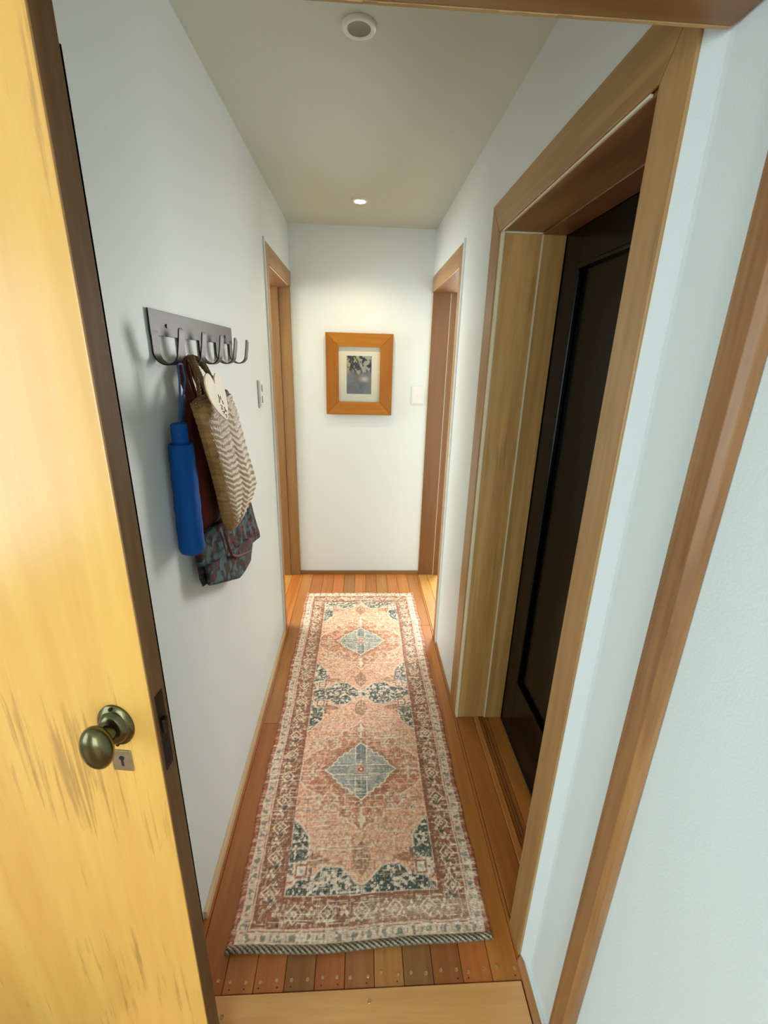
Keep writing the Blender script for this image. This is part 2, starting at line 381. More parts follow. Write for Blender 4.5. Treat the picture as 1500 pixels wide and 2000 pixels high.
# post on the right
B().prism([(0.4675, 0.574), (0.4475, 0.572), (0.4455, 0.560), (0.4455, 0.530), (0.4535, 0.5195), (0.4675, 0.5185)], 'z', 0.0, ZI).build('trim_2', POST, None, bevel=.0012, kind='structure')

# ------------------------------------------------------------------ closet door on the right
T = 0.006
t = empty('trim_3', (XR, 1.23, 0), kind='structure')
def casing_z(a, b_, z0, z1, poly=None): return box('casing_board', CASE, XR-T, XR, a, b_, z0, z1, t)
B().prism([(0.745, 0.0), (0.823, 0.0), (0.823, ZI), (0.745, ZT)], 'x', XR-T, XR).build('casing_board', CASE, t, bevel=.0015)
B().prism([(1.645, 0.0), (1.742, 0.0), (1.742, ZT), (1.645, ZI)], 'x', XR-T, XR).build('casing_board', CASE, t, bevel=.0015)
B().prism([(0.748, ZT), (1.741, ZT), (1.643, ZI+.001), (0.826, ZI+.001)], 'x', XR-T, XR).build('casing_board', CASE_H, t, bevel=.0015)
box('jamb_board', JAMB, XR+.004, 0.583, 1.617, 1.638, 0.001, ZI+.01, t)
box('door_stop', JAMB, 0.5835, 0.662, 1.612, 1.638, 0.001, ZI+.008, t)
box('jamb_board', JAMB, XR+.004, 0.583, 0.826, 0.842, 0.001, ZI+.01, t)
box('door_stop', JAMB, 0.5835, 0.662, 0.826, 0.846, 0.001, ZI+.008, t)
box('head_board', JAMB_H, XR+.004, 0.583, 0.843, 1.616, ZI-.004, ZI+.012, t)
box('head_stop', JAMBR, 0.5835, 0.662, 0.847, 1.611, ZI-.010, ZI+.012, t)
# cream filler lines along the joints
box('filler_bead', BEAD, XR-.001, XR+.006, 1.6155, 1.6445, 0.0, ZI-.004, t, bevel=.001)
box('filler_bead', BEAD, 0.5815, 0.5865, 1.6095, 1.6175, 0.002, ZI-.010, t, bevel=.001)
box('filler_bead', BEAD, XR+.007, 0.583, 1.6120, 1.6172, ZI-.0085, ZI-.0035, t, bevel=.001)
box('filler_bead', BEAD, XR-.003, XR+.003, 0.85, 1.615, ZI-.0045, ZI+.0005, t, bevel=.001)
# the black door
d = empty('door_1', (0.69, 1.23, 0), kind='structure')
DX = 0.664
SY0, SY1, PZ0, PZ1 = 0.96, 1.50, 0.285, 1.845
box('stile', BLACK, DX, DX+.036, SY1, 1.635, 0.006, ZI, d)
box('stile', BLACK, DX, DX+.036, 0.828, SY0, 0.006, ZI, d)
box('rail', BLACK, DX, DX+.036, SY0, SY1, 0.006, PZ0, d)
box('rail', BLACK, DX, DX+.036, SY0, SY1, PZ1, ZI, d)
box('panel', BLACK, DX+.013, DX+.026, SY0-.01, SY1+.01, PZ0-.01, PZ1+.01, d)
for a in [((SY1-.014, SY1), (PZ0+.014, PZ1-.014)), ((SY0, SY0+.014), (PZ0+.014, PZ1-.014))]:
    box('moulding', BLACK, DX-.004, DX+.014, a[0][0], a[0][1], a[1][0], a[1][1], d, bevel=.004)
for a in [((SY0, SY1), (PZ0, PZ0+.014)), ((SY0, SY1), (PZ1-.014, PZ1))]:
    box('moulding', BLACK, DX-.004, DX+.014, a[0][0], a[0][1], a[1][0], a[1][1], d, bevel=.004)

# ------------------------------------------------------------------ doorways at the end
t = empty('trim_4', (XL, 2.7, 0), kind='structure')
box('casing_board', CASE, XL, XL+T, 2.302, 2.380, 0.0, ZT-.0005, t)
box('casing_board', CASE_H, XL, XL+T, 2.381, 3.077, 1.972, ZT, t)
box('plaster_edge', WALL, XL, XL+T+.003, 2.292, 2.300, 0.0, ZT+.01, t, bevel=.001)  # thin white plaster edge beside the casing
box('jamb_board', JAMB2, -0.512, XL, 3.062, 3.079, 0.0, 1.972, t)
box('door_stop', JAMB2, -0.575, -0.513, 3.056, 3.079, 0.0, 1.972, t)
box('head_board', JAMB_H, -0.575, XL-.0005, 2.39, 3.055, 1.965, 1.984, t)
box('jamb_board', JAMB, -0.575, XL-.0005, 2.381, 2.389, 0.0, 1.984, t)
box('filler_bead', BEAD, XL-.001, XL+.003, 2.42, 2.98, 1.9660, 1.9712, t, bevel=.001)
t = empty('trim_5', (XR, 2.7, 0), kind='structure')
box('casing_board', CASE, XR-T, XR, 2.195, 2.268, 0.0, ZT-.0005, t)
box('casing_board', CASE_H, XR-T, XR, 2.269, 3.077, 1.965, ZT, t)
box('plaster_edge', WALL, XR-T-.003, XR, 2.184, 2.193, 0.0, ZT+.01, t, bevel=.001)  # same white plaster edge on the right side
box('jamb_board', JAMBR, XR, 0.566, 3.062, 3.079, 0.0, 1.972, t)
box('door_stop', JAMBR, 0.568, 0.615, 3.058, 3.079, 0.0, 1.972, t)
box('filler_bead', BEAD, 0.5655, 0.5685, 3.059, 3.064, 0.0, 1.968, t, bevel=0)
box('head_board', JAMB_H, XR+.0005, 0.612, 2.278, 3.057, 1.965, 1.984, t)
box('jamb_board', JAMBR, XR+.0005, 0.612, 2.269, 2.277, 0.0, 1.984, t)
box('filler_bead', BEAD, XR-.003, XR+.001, YE-.0125, YE-.002, 0.031, 1.965, t, bevel=0)

# ------------------------------------------------------------------ golden door at the left
ang = math.radians(7)
u = Vector((-math.cos(ang), math.sin(ang), 0)); n_ = Vector((-math.sin(ang), -math.cos(ang), 0))
C0 = Vector((-0.3085, 0.5505, 0)); TH = 0.036
def dp(a, out, z): p = C0 + u*a + n_*out; return Vector((p.x, p.y, z))      # a: from latch edge, out: in front of face
D = empty('door_2', tuple(dp(0.4, -TH/2, 0)), kind='structure')
def dbox(name, mat, a0, a1, o0, o1, z0, z1, parent, bevel=.0015):
    b = B(); cs = [dp(a, o, 0) for a, o in ((a0,o0),(a1,o0),(a1,o1),(a0,o1))]
    b.prism([(c.x, c.y) for c in cs], 'z', z0, z1)
    return b.build(name, mat, parent, bevel=bevel)
# face boards: stile, two wide boards
dbox('door_leaf', DOORW, 0.0008, 0.76, -TH+.0008, 0, 0.008, 1.950, D, .002)
dbox('door_edge', DOOREDGE, -0.0012, 0.0006, -TH, -0.0006, 0.008, 1.950, D, .0006)
# knob set
ZK = 1.013
k = dp(0.061, 0, ZK)
kb = B().lathe([(r_*.92,h_) for r_,h_ in [(0.036,0.0),(0.0355,0.003),(0.031,0.0065),(0.028,0.0075),(0.0255,0.0125),(0.021,0.0155),(0.014,0.0160),(0.0128,0.0135)]], 48, k, n_, sx=.87, sz=1.13)
rose = kb.build('door_rose', BRASS, D, smooth=True)
B().lathe([(0.0120,0.012),(0.0105,0.018),(0.0095,0.026),(0.0105,0.034)], 24, k, n_).build('knob_neck', BRASS, rose, smooth=True)
prof = [(math.sin(PI*i/20)*.0305+.00005, 0.0435-math.cos(PI*i/20)*.0165) for i in range(21)]
kn = B().lathe(prof, 40, k, n_, sx=.78, sz=1.22)
kn.build('door_knob', BRASS, D, smooth=True)
for sz_ in (1, -1):
    B().lathe([(0.0001,0.0075),(0.0028,0.0072),(0.0032,0.0058)], 12, k+Vector((0,0,sz_*.0335)), n_).build('screw', DARKB, rose, smooth=True)
esc = dbox('keyhole_plate', NICKEL, 0.0465, 0.0795, 0, 0.0022, 0.922, 0.963, D, .0008)
b = B().lathe([(0.0042, 0.0), (0.0042, 0.0027)], 16, dp(0.0625, 0, 0.948), n_)
b.build('keyhole', HOLE, esc)
b = B(); cs = [dp(a, o, 0) for a, o in ((.0607,.0),(.0643,.0),(.0643,.0026),(.0607,.0026))]; b.prism([(c.x,c.y) for c in cs], 'z', 0.932, 0.947); b.build('keyhole_slot', HOLE, esc)
for a, z in ((.0490,.925),(.0770,.925),(.0490,.960),(.0770,.960)):
    B().lathe([(0.0013,0.0018),(0.0011,0.0028)], 8, dp(a, 0, z), n_).build('pin', NICKEL, esc)
# lock face plate let into the edge
lp = dbox('lock_plate', DARKB, -0.0024, -0.0010, -TH*.78, -TH*.22, 0.918, 1.062, D, .0006)
dbox('latch_bolt', DARKB, -0.0075, -0.0022, -TH*.66, -TH*.34, 0.990, 1.015, lp)
dbox('bolt_slot', HOLE, -0.0027, -0.0022, -TH*.66, -TH*.34, 0.942, 0.970, lp, 0)
for z in (0.927, 1.052):
    B().lathe([(0.0001,0.0022),(0.0028,0.0022),(0.003,0.0012)], 12, dp(0, -TH*.5, z), -u).build('screw', NICKEL, lp, smooth=True)

# ------------------------------------------------------------------ picture on the end wall
pc = tag(empty('framed_picture', (-0.007, YE, 1.205)), 'orange timber picture frame with small grey print in cream mat on the end wall', 'picture')
def frame():
    x0, x1, z0, z1, w_ = -0.2255, 0.2095, 1.2035, 1.7155, 0.083
    ya, yb = YE-0.034, YE-0.006
    def member(poly, mat):
        # board with a slight slope to the inside
        return B().prism(poly, 'y', ya, yb).build('frame_board', mat, pc, bevel=.0018)
    g = .0004
    member([(x0+g,z1),(x1-g,z1),(x1-w_-g,z1-w_),(x0+w_+g,z1-w_)], FRAMEW)
    member([(x0+g,z0),(x0+w_+g,z0+w_),(x1-w_-g,z0+w_),(x1-g,z0)], FRAMEW)
    member([(x0,z0+g),(x0,z1-g),(x0+w_,z1-w_-g),(x0+w_,z0+w_+g)], FRAMEV)
    member([(x1,z0+g),(x1-w_,z0+w_+g),(x1-w_,z1-w_-g),(x1,z1-g)], FRAMEV)
    box('mat_board', MAT, x0+w_-.004, x1-w_+.004, YE-.016, YE-.0125, z0+w_-.004, z1-w_+.004, pc, bevel=0)
    box('backing_board', MAT, x0+.012, x1-.012, YE-.0058, YE-.0005, z0+.012, z1-.012, pc, bevel=0)
    # print: soft grey plain study, mottled dark and ochre at the top
    nx, nz = 70, 104; a0, a1, b0, b1 = -0.091, 0.072, 1.338, 1.578
    rs = np.random.RandomState(3)
    def nzf(k):
        g_ = rs.rand(k+2, k+2); X, Z = np.meshgrid(np.linspace(0, k, nx), np.linspace(0, k, nz))
        i = X.astype(int); j = Z.astype(int); fx = X-i; fz = Z-j; fx = fx*fx*(3-2*fx); fz = fz*fz*(3-2*fz)
        return (g_[j,i]*(1-fx)+g_[j,i+1]*fx)*(1-fz)+(g_[j+1,i]*(1-fx)+g_[j+1,i+1]*fx)*fz
    U, V_ = np.meshgrid(np.linspace(0, 1, nx), np.linspace(0, 1, nz))
    n1, n2, n3 = nzf(5), nzf(9), nzf(20)
    base = np.stack([.10+.09*n1+.05*n3, .108+.09*n1+.05*n3, .112+.09*n1+.05*n3], -1)
    top = sstep(.50, .66, V_+.12*(n2-.5))[..., None]
    och = np.stack([.30+0*U, .26+0*U, .10+0*U], -1)*(.5+n3[..., None]); dk = np.stack([.025+0*U, .03+0*U, .03+0*U], -1)
    lt = np.stack([.42+0*U, .42+0*U, .40+0*U], -1)
    mot = sstep(.42, .58, n2*.5+n3*.5)[..., None]
    left = sstep(.6, .2, U)[..., None]
    tc_ = dk*(1-mot) + (och*left+lt*(1-left)*.7+och*.2)*mot
    col = base*(1-top)+tc_*top
    pal = np.exp(-(((U-.72)/.17)**2+((V_-.40)/.07)**2)*1.2)[..., None]
    col = col*(1-pal*.85)+np.array([.62,.56,.48])*pal*.85
    b = B(); Pp = [[(lerp(a0,a1,i/(nx-1)), YE-.0166, lerp(b0,b1,j/(nz-1))) for i in range(nx)] for j in range(nz)]
    b.grid(Pp); b.build('print', PRINT, pc, colors=col.reshape(-1, 3))
    box('glass', GLASS, x0+w_-.003, x1-w_+.003, YE-.0215, YE-.0195, z0+w_-.003, z1-w_+.003, pc, bevel=0)
frame()

# ------------------------------------------------------------------ switches
def switch(name, origin, ax, label, gangs):
    e = tag(empty(name, origin), label, 'light switch'); ox, oy, oz = origin
    def bx(nm_, a0, a1, d0, d1, z0, z1, mat=WHITEP, par=e, bev=.002):
        if ax == 'y': return box(nm_, mat, ox+a0, ox+a1, oy-d1, oy-d0, oz+z0, oz+z1, par, bev)
        return box(nm_, mat, ox+d0, ox+d1, oy+a0, oy+a1, oz+z0, oz+z1, par, bev)
    bx('back_plate', -.0435, .0435, 0.0002, .008, 0, .118, bev=.003)
    f = bx('face_plate', -.036, .036, .008, .0105, .007, .111, bev=.0015)
    if gangs == 1:
        B().lathe([(0.0085, 0.0), (0.0085, .004), (0.0072, .0065), (0.0001, .007)], 20, (ox, oy-.0105, oz+.059), (0,-1,0)).build('dimmer_knob', WHITEP, e, smooth=True)
    else:
        bx('rocker', -.011, .011, .0105, .0155, .020, .050); bx('rocker', -.011, .011, .0105, .0155, .068, .098)
switch('light_switch', (0.387, YE, 1.277), 'y', 'white light switch with round button on the end wall right of the picture', 1)
switch('light_switch', (XL, 2.045, 1.342), 'x', 'white light switch on the left wall between the bags and the end doorway', 2)

# ------------------------------------------------------------------ ceiling lights
def downlight(y, label, lit):
    e = tag(empty('downlight', (-0.010, y, ZC)), label, 'ceiling light', None)
    B().lathe([(0.0275,-0.0010),(0.0285,-0.006),(0.034,-0.0075),(0.0405,-0.006),(0.0435,-0.0028),(0.044,-0.0003)], 48, (-0.010, y, ZC)).build('trim_ring', WHITEP, e, smooth=True)
    B().lathe([(0.0001,-0.0035),(0.020,-0.0038),(0.0272,-0.0050),(0.0273,-0.001)], 40, (-0.010, y, ZC)).build('lamp_face' if lit else 'lens', LAMPM if lit else GREYL, e, smooth=True)
downlight(1.392, 'round white ceiling downlight, unlit with grey lens, near the header', False)
downlight(2.625, 'small lit ceiling downlight glowing warm white at the far end', True)
l = bpy.data.lights.new('downlight_beam', 'SPOT'); l.energy = 6.2; l.color = (1.0, 0.79, 0.50); l.spot_size = math.radians(128); l.spot_blend = 0.8; l.shadow_soft_size = 0.022
o = bpy.data.objects.new('downlight_beam', l); COL.objects.link(o); o.location = (-0.010, 2.625, ZC-.02)
# surface finish of the unlit one: a shallow shadow gap
# ------------------------------------------------------------------ hook rack
rk = tag(empty('coat_rack', (XL, 1.327, 1.525)), 'dark steel wall rack with five curled strap hooks on the left wall', 'coat rack')
ys = [1.036, 1.181, 1.326, 1.471, 1.616]; HW = 0.0165; TS = 0.0028
XP = XL + 0.003
b = B().box(XP, XP+TS, 1.017, 1.637, 1.590, 1.642)
b.build('back_plate', STEEL, rk, bevel=.0004)
def hook_path():
    pts = [(0.0, 1.600), (0.0, 1.556)]
    R_ = 0.0265
    for i in range(1, 16):
        a = PI*i/16; pts.append((R_-R_*math.cos(a), 1.556-R_*1.0*math.sin(a)))
    pts += [(2*R_, 1.556), (2*R_+.004, 1.578), (2*R_+.006, 1.596), (2*R_+.0055, 1.602), (2*R_+.0045, 1.606)]
    return pts
for yc in ys:
    pts = hook_path(); b = B(); Pf = []; K = len(pts)
    for i, (dx, z) in enumerate(pts):
        wv = HW if i < K-3 else [HW*.93, HW*.75, HW*.35][i-(K-3)]
        p0 = pts[max(i-1,0)]; p1 = pts[min(i+1,K-1)]; tx, tz = p1[0]-p0[0], p1[1]-p0[1]; l_ = math.hypot(tx,tz) or 1; nx_, nz_ = -tz/l_, tx/l_
        if i < 2: wv = HW*1.05
        Pf.append((dx, z, nx_, nz_, wv))
    for dx, z, nx_, nz_, wv in Pf:
        b.v += [(XP+dx, yc-wv, z), (XP+dx, yc+wv, z), (XP+dx+nx_*TS, yc+wv, z+nz_*TS), (XP+dx+nx_*TS, yc-wv, z+nz_*TS)]
    for i in range(K-1):
        for q in range(4): a = i*4+q; c = i*4+(q+1)%4; b.f.append((a, c, c+4, a+4))
    b.f.append((0,1,2,3)); b.f.append(tuple((K-1)*4+q for q in (3,2,1,0)))
    b.build('hook', STEEL, rk, smooth=True)
for y in (1.10, 1.555):
    B().lathe([(0.0001,0.003),(0.0035,0.0028),(0.0045,0.0005)], 16, (XP+TS, y, 1.612), (1,0,0)).build('screw', DARKB, rk, smooth=True)

# ------------------------------------------------------------------ umbrella
UX, UY = -0.404, 1.036
um = tag(empty('umbrella', (UX, UY, 1.098)), 'bright blue folded umbrella in its sleeve, hanging by a cord from the nearest hook', 'umbrella')
def ring_body(prof, cx, cy, seg, ex, ey, wob, mat, name, tilt=0.0, par=um):
    b = B(); 
    for r, z in prof:
        for k in range(seg):
            a = 2*PI*k/seg; rr = r*(1+wob*math.sin(3*a+z*9)+wob*.6*math.sin(7*a-z*31))
            b.v.append((cx+rr*ex*math.cos(a), cy+rr*ey*math.sin(a)+tilt*(1.36-z), z))
    for i in range(len(prof)-1):
        for k in range(seg): p = i*seg+k; q = i*seg+(k+1)%seg; b.f.append((p,q,q+seg,p+seg))
    b.f.append(tuple(range(seg))[::-1]); b.f.append(tuple((len(prof)-1)*seg+k for k in range(seg)))
    return b.build(name, mat, par, smooth=True)
ring_body([(0.014,1.408),(0.0185,1.4065),(0.0195,1.400),(0.0195,1.38),(0.0190,1.345)], UX, UY-.016, 32, .9, 1.0, 0, BLUE, 'handle')
B().lathe([(0.0001,0.0004),(0.003,0.0004),(0.0032,-.002)], 12, (UX+.006, UY-.0345, 1.385), (0.25,-1,0)).build('release_button', BLUED, um)
pr = [(0.020,1.360),(0.0265,1.3625),(0.0285,1.357)] + [(0.0285+.0030*math.sin(i/14*PI*.55)+.0008*math.sin(i*1.9), 1.350-.24*i/14) for i in range(15)] + [(0.029,1.101),(0.025,1.0985)]
ring_body(pr, UX, UY-.018, 40, .92, 1.0, 0.035, BLUE, 'sleeve', tilt=-.01)
for dy, x2 in ((-.013, .0), (.012, .004)):
    pts = [(UX+.012, UY+dy, 1.532), (UX+.012+x2, UY+dy*.9, 1.50), (UX+.008, UY+dy*.5-.006, 1.45), (UX+.003, UY-.015+dy*.1, 1.407)]
    B().tube(pts, 0.0024, 8).build('wrist_cord', BLUED, um, smooth=True)
B().tube([(UX+.012, UY-.013, 1.531), (UX+.012, UY-.006, 1.5335), (UX+.012, UY+.006, 1.5335), (UX+.012, UY+.012, 1.531)], 0.0024, 8).build('wrist_cord', BLUED, um, smooth=True)

# ------------------------------------------------------------------ floral tote (behind)
def chain(pts, t):
    ls = [0]
    for i in range(1, len(pts)): ls.append(ls[-1]+math.hypot(pts[i][0]-pts[i-1][0], pts[i][1]-pts[i-1][1]))
    s_ = t*ls[-1]
    for i in range(1, len(pts)):
        if s_ <= ls[i]+1e-9:
            q = (s_-ls[i-1])/max(ls[i]-ls[i-1],1e-9); return (lerp(pts[i-1][0], pts[i][0], q), lerp(pts[i-1][1], pts[i][1], q))
    return pts[-1]
def pillow(Lc, Rc, xm, th, nu, nv, relief, colf, name, mat, parent, edge=0.35):
    b = B(); cols = []; G = []
    for j in range(nv+1):
        v = j/nv; a = chain(Lc, v); c = chain(Rc, v); row = []
        for i in range(nu+1):
            uu = i/nu; y = lerp(a[0], c[0], uu); z = lerp(a[1], c[1], uu)
            prof = (max(0, 4*uu*(1-uu)))**edge * (min(1, 6*(1-v)+.08))**.5
            xx = (xm(uu, v) if callable(xm) else xm)
            row.append((xx, y, z, prof, uu, v))
        G.append(row)
    Pf = [[(r[0]+th*r[3]/2+relief(r[4], r[5], 1)*min(1, r[3]*1.3), r[1], r[2]) for r in row] for row in G]
    Pb = [[(r[0]-th*r[3]/2+relief(r[4], r[5], -1)*min(1, r[3]*1.3), r[1], r[2]) for r in row] for row in G]
    b.grid(Pf); n0 = len(b.v); b.grid([row for row in Pb])
    W = nu+1
    for j in range(nv):
        for i in (0, nu): b.f.append((j*W+i, (j+1)*W+i, n0+(j+1)*W+i, n0+j*W+i))
    for i in range(nu):
        for j in (0, nv): b.f.append((j*W+i, j*W+i+1, n0+j*W+i+1, n0+j*W+i))
    cols = [colf(r[4], r[5], r[1], r[2]) for row in G for r in row]*2
    return b.build(name, mat, parent, smooth=True, colors=np.array(cols))
rs = np.random.RandomState(11); G3 = rs.rand(64, 64)
def vn(x, y):
    i = math.floor(x); j = math.floor(y); fx = x-i; fy = y-j; fx = fx*fx*(3-2*fx); fy = fy*fy*(3-2*fy)
    g = lambda a, c: G3[a % 64, c % 64]
    return (g(i,j)*(1-fx)+g(i+1,j)*fx)*(1-fy)+(g(i,j+1)*(1-fx)+g(i+1,j+1)*fx)*fy
tb = tag(empty('tote_bag', (-0.405, 1.2, 0.84)), 'burgundy cloth tote with teal floral base, hanging behind the woven basket', 'bag')
red = (0.12, 0.017, 0.010)
def floral(uu, v, y, z):
    a = vn(y*52, z*52); c = vn(y*75+9, z*75); e = vn(y*22+30, z*22)
    k = a*.6+c*.4
    if k > .60: return (0.075, 0.125, 0.135) if c > .45 else (0.03, 0.06, 0.07)
    if k > .52: return (0.03, 0.05, 0.055)
    if k > .44: return (0.012, 0.008, 0.008)
    return (0.14, 0.022, 0.014) if e > .45 else (0.045, 0.012, 0.010)
def redcol(uu, v, y, z):
    s_ = .6+.8*vn(uu*22, v*3); return tuple(c*s_ for c in red)
pillow([(1.150,1.462),(1.100,1.40),(1.082,1.303),(1.070,1.192),(1.062,1.105)], [(1.30,1.44),(1.40,1.38),(1.46,1.25),(1.53,1.15),(1.58,1.06)], lambda a, v: -0.421+.003*math.sin(a*9), .028, 60, 30,
       lambda a, v, s: .004*math.sin(a*34+2*v), redcol, 'body_panel', FLORAL, tb)
pillow([(1.063,1.118),(1.058,1.064),(1.074,0.970)], [(1.60,1.055),(1.68,0.94),(1.74,0.845)], lambda a, v: -0.415+.003*math.sin(a*7), .036, 90, 60,
       lambda a, v, s: .0035*math.sin(a*21+v*5)+.002*math.sin(a*60), floral, 'floral_base', FLORAL, tb)
pillow([(1.068,1.030),(1.078,0.978),(1.084,0.968)], [(1.60,0.915),(1.516,0.84),(1.366,0.846)], lambda a, v: -0.401, .020, 70, 24,
       lambda a, v, s: .003*math.sin(a*17+v*5), floral, 'folded_flap', FLORAL, tb)
# crossing pleat over the base
B().tube([(-0.388,1.212,1.079),(-0.384,1.222,1.03),(-0.382,1.245,0.985),(-0.384,1.30,0.955),(-0.386,1.42,0.915),(-0.39,1.50,0.89)], [.003,.004,.005,.005,.004,.002], 8).build('pleat_seam', REDC, tb, smooth=True)
for pts, w_ in [([(-0.407,1.175,1.405),(-0.413,1.138,1.450),(-0.418,1.120,1.495),(-0.426,1.138,1.522),(-0.4285,1.158,1.5400),(-0.4290,1.181,1.5425),(-0.4285,1.203,1.5400),(-0.422,1.222,1.50),(-0.412,1.25,1.44),(-0.408,1.27,1.40)], .0115),
                ([(-0.404,1.190,1.400),(-0.408,1.158,1.450),(-0.413,1.146,1.490),(-0.420,1.153,1.518),(-0.424,1.1595,1.532)], .008)]:
    P2 = []
    for i in range(len(pts)-1):
        for k_ in range(5): q = k_/5; P2.append(tuple(lerp(pts[i][a], pts[i+1][a], q) for a in range(3)))
    P2.append(pts[-1])
    B().tube(P2, w_, 10, flat=.45).build('strap', REDC, tb, smooth=True)

# ------------------------------------------------------------------ woven flax basket (kete)
kt = tag(empty('woven_basket', (-0.355, 1.2, 1.06)), 'slouching woven flax basket bag with rope handles, hanging on the second hook', 'basket')
def ktx(a, v): return -0.361 - .005*a + .006*math.sin(v*3)
def ktrel(a, v, s):
    y = a*.36; z = v*.36
    zig = .013*abs(((a*2.1+.15) % 1)-.5)*2 + .0012*math.sin(a*34) + .004*vn(a*7, v*9)
    row = math.sin((v*27 + zig*85 - a*1.0)*2*PI*.85)
    fade = 1 - .55*math.exp(-((a-.06)/.14)**2)
    return (.0016*row*fade + .0006*math.sin(a*190+v*40)*math.cos(v*150) + .004*vn(a*5, v*6))*(1 if s > 0 else -.5)
def ktcol(a, v, y, z):
    zig = .013*abs(((a*2.1+.15) % 1)-.5)*2 + .0012*math.sin(a*34) + .004*vn(a*7, v*9)
    row = math.sin((v*27 + zig*85 - a*1.0)*2*PI*.85); st = vn(a*55, v*40); e = vn(a*9, v*9+5); fi = vn(a*140, v*30+9)
    pale = (0.45, 0.305, 0.135); gold = (0.30, 0.165, 0.05); dk = (0.17, 0.095, 0.035)
    g = max(0, 1-a/.20)*.8 + max(0, v-.78)*2.2 + (.22 if a > .52 and a < .60 else 0) + .25*(e-.5)
    g = min(1, max(0, g))
    c = [lerp(pale[i], gold[i], g) for i in range(3)]
    d_ = max(0, -row-.25)*.95*(1-.5*g) + max(0, .34-st)*1.4 + max(0, fi-.72)*.9
    d_ = min(.85, d_)
    return tuple(lerp(c[i], dk[i], d_)*(.9+.3*st) for i in range(3))
pillow([(1.020,1.449),(1.045,1.385),(1.072,1.315),(1.112,1.215),(1.140,1.152),(1.155,1.115),(1.178,1.092)], [(1.262,1.457),(1.315,1.400),(1.37,1.29),(1.425,1.205),(1.458,1.155),(1.40,1.128),(1.200,1.080)],
       ktx, .044, 130, 170, ktrel, ktcol, 'basket_body', KETE, kt, edge=.18)
def rope(pts, r, name, parent, strands=3, pitch=.022, n=70, mat=ROPE):
    Pc = [Vector(p) for p in pts]; L_ = [0]
    for i in range(1, len(Pc)): L_.append(L_[-1]+(Pc[i]-Pc[i-1]).length)
    def at(t):
        s_ = t*L_[-1]
        for i in range(1, len(Pc)):
            if s_ <= L_[i]+1e-9:
                q = (s_-L_[i-1])/(L_[i]-L_[i-1]); p0 = Pc[max(i-2,0)]; p1 = Pc[i-1]; p2 = Pc[i]; p3 = Pc[min(i+1,len(Pc)-1)]
                return .5*((2*p1)+(p2-p0)*q+(2*p0-5*p1+4*p2-p3)*q*q+(3*p1-p0-3*p2+p3)*q**3)
        return Pc[-1]
    b = B()
    for k_ in range(strands):
        out = []
        for i in range(n+1):
            t = i/n; p = at(t); q = at(min(1, t+.01)); tt = (q-at(max(0,t-.01))).normalized()
            a_ = tt.cross(Vector((1,0,0.01))).normalized(); c_ = tt.cross(a_); th_ = 2*PI*(t*L_[-1]/pitch+k_/strands)
            out.append(p + (a_*math.cos(th_)+c_*math.sin(th_))*r*.55)
        b.tube(out, r*.6, 6)
    return b.build(name, mat, parent, smooth=True)
# braided rim
rim = []
for i in range(25):
    t_ = 2*PI*i/24 + PI
    rim.append((ktx(.5,0)+.019*math.sin(t_)-.006*math.cos(t_), 1.142+.121*math.cos(t_), 1.4545+.006*math.cos(t_)))
rope(rim, .0068, 'braided_rim', kt, pitch=.026, n=160)
HX, HY, HZ = -0.408, 1.181, 1.540
rope([(-0.344,1.066,1.435),(-0.354,1.076,1.475),(-0.376,1.106,1.512),(-0.398,1.140,1.541),(-0.406,1.158,1.5475),(-0.407,1.181,1.5455),(-0.404,1.203,1.540),(-0.385,1.208,1.505),(-0.356,1.196,1.470),(-0.342,1.180,1.440)], .0056, 'handle', kt)
rope([(-0.378,1.090,1.435),(-0.384,1.114,1.475),(-0.400,1.146,1.518),(-0.4175,1.160,1.545),(-0.4185,1.181,1.5465),(-0.4170,1.204,1.542),(-0.400,1.218,1.520),(-0.384,1.222,1.490),(-0.378,1.214,1.440)], .0050, 'handle', kt)

# ------------------------------------------------------------------ wooden heart tag
ht = tag(empty('heart_tag', (-0.318, 1.03, 1.405)), 'pale plywood heart with dark brushed marks, hanging in front of the basket', 'ornament')
hp = [(1.0215,1.491),(1.004,1.507),(0.985,1.517),(0.968,1.517),(0.958,1.509),(0.957,1.495),(0.970,1.473),(0.992,1.453),(1.020,1.436),(1.060,1.418),(1.094,1.4045),(1.100,1.425),(1.101,1.445),(1.094,1.468),(1.082,1.487),(1.066,1.503),(1.048,1.514),(1.032,1.517),(1.022,1.511),(1.0195,1.501)]
def smooth_poly(p, n=3):
    for _ in range(n):
        q = []
        for i in range(len(p)):
            a, c = p[i], p[(i+1) % len(p)]
            if i in () : continue
            q += [(a[0]*.75+c[0]*.25, a[1]*.75+c[1]*.25), (a[0]*.25+c[0]*.75, a[1]*.25+c[1]*.75)]
        p = q
    return p
B().prism(smooth_poly(hp, 2), 'x', -0.3185, -0.3155).build('heart', HEARTM, ht, bevel=.0004)
B().tube([(-0.317,1.0225,1.488),(-0.325,1.035,1.508),(-0.345,1.075,1.525),(-0.37,1.12,1.545)], .0016, 6).build('string', ROPE, ht, smooth=True)
b = B()
strokes = [[(1.033,1.470),(1.040,1.462),(1.038,1.452)],[(1.047,1.466),(1.052,1.458)],[(1.045,1.447),(1.055,1.444),(1.050,1.437),(1.060,1.436)],[(1.060,1.455),(1.066,1.447)],
           [(1.056,1.432),(1.066,1.430),(1.064,1.424)],[(1.072,1.440),(1.076,1.432),(1.070,1.428)],[(1.074,1.422),(1.084,1.421),(1.082,1.414)],[(1.080,1.432),(1.087,1.427)]]
for s_ in strokes: b.tube([(-0.3153, y, z) for y, z in s_], .0011, 5)
b.build('lettering', INK, ht)

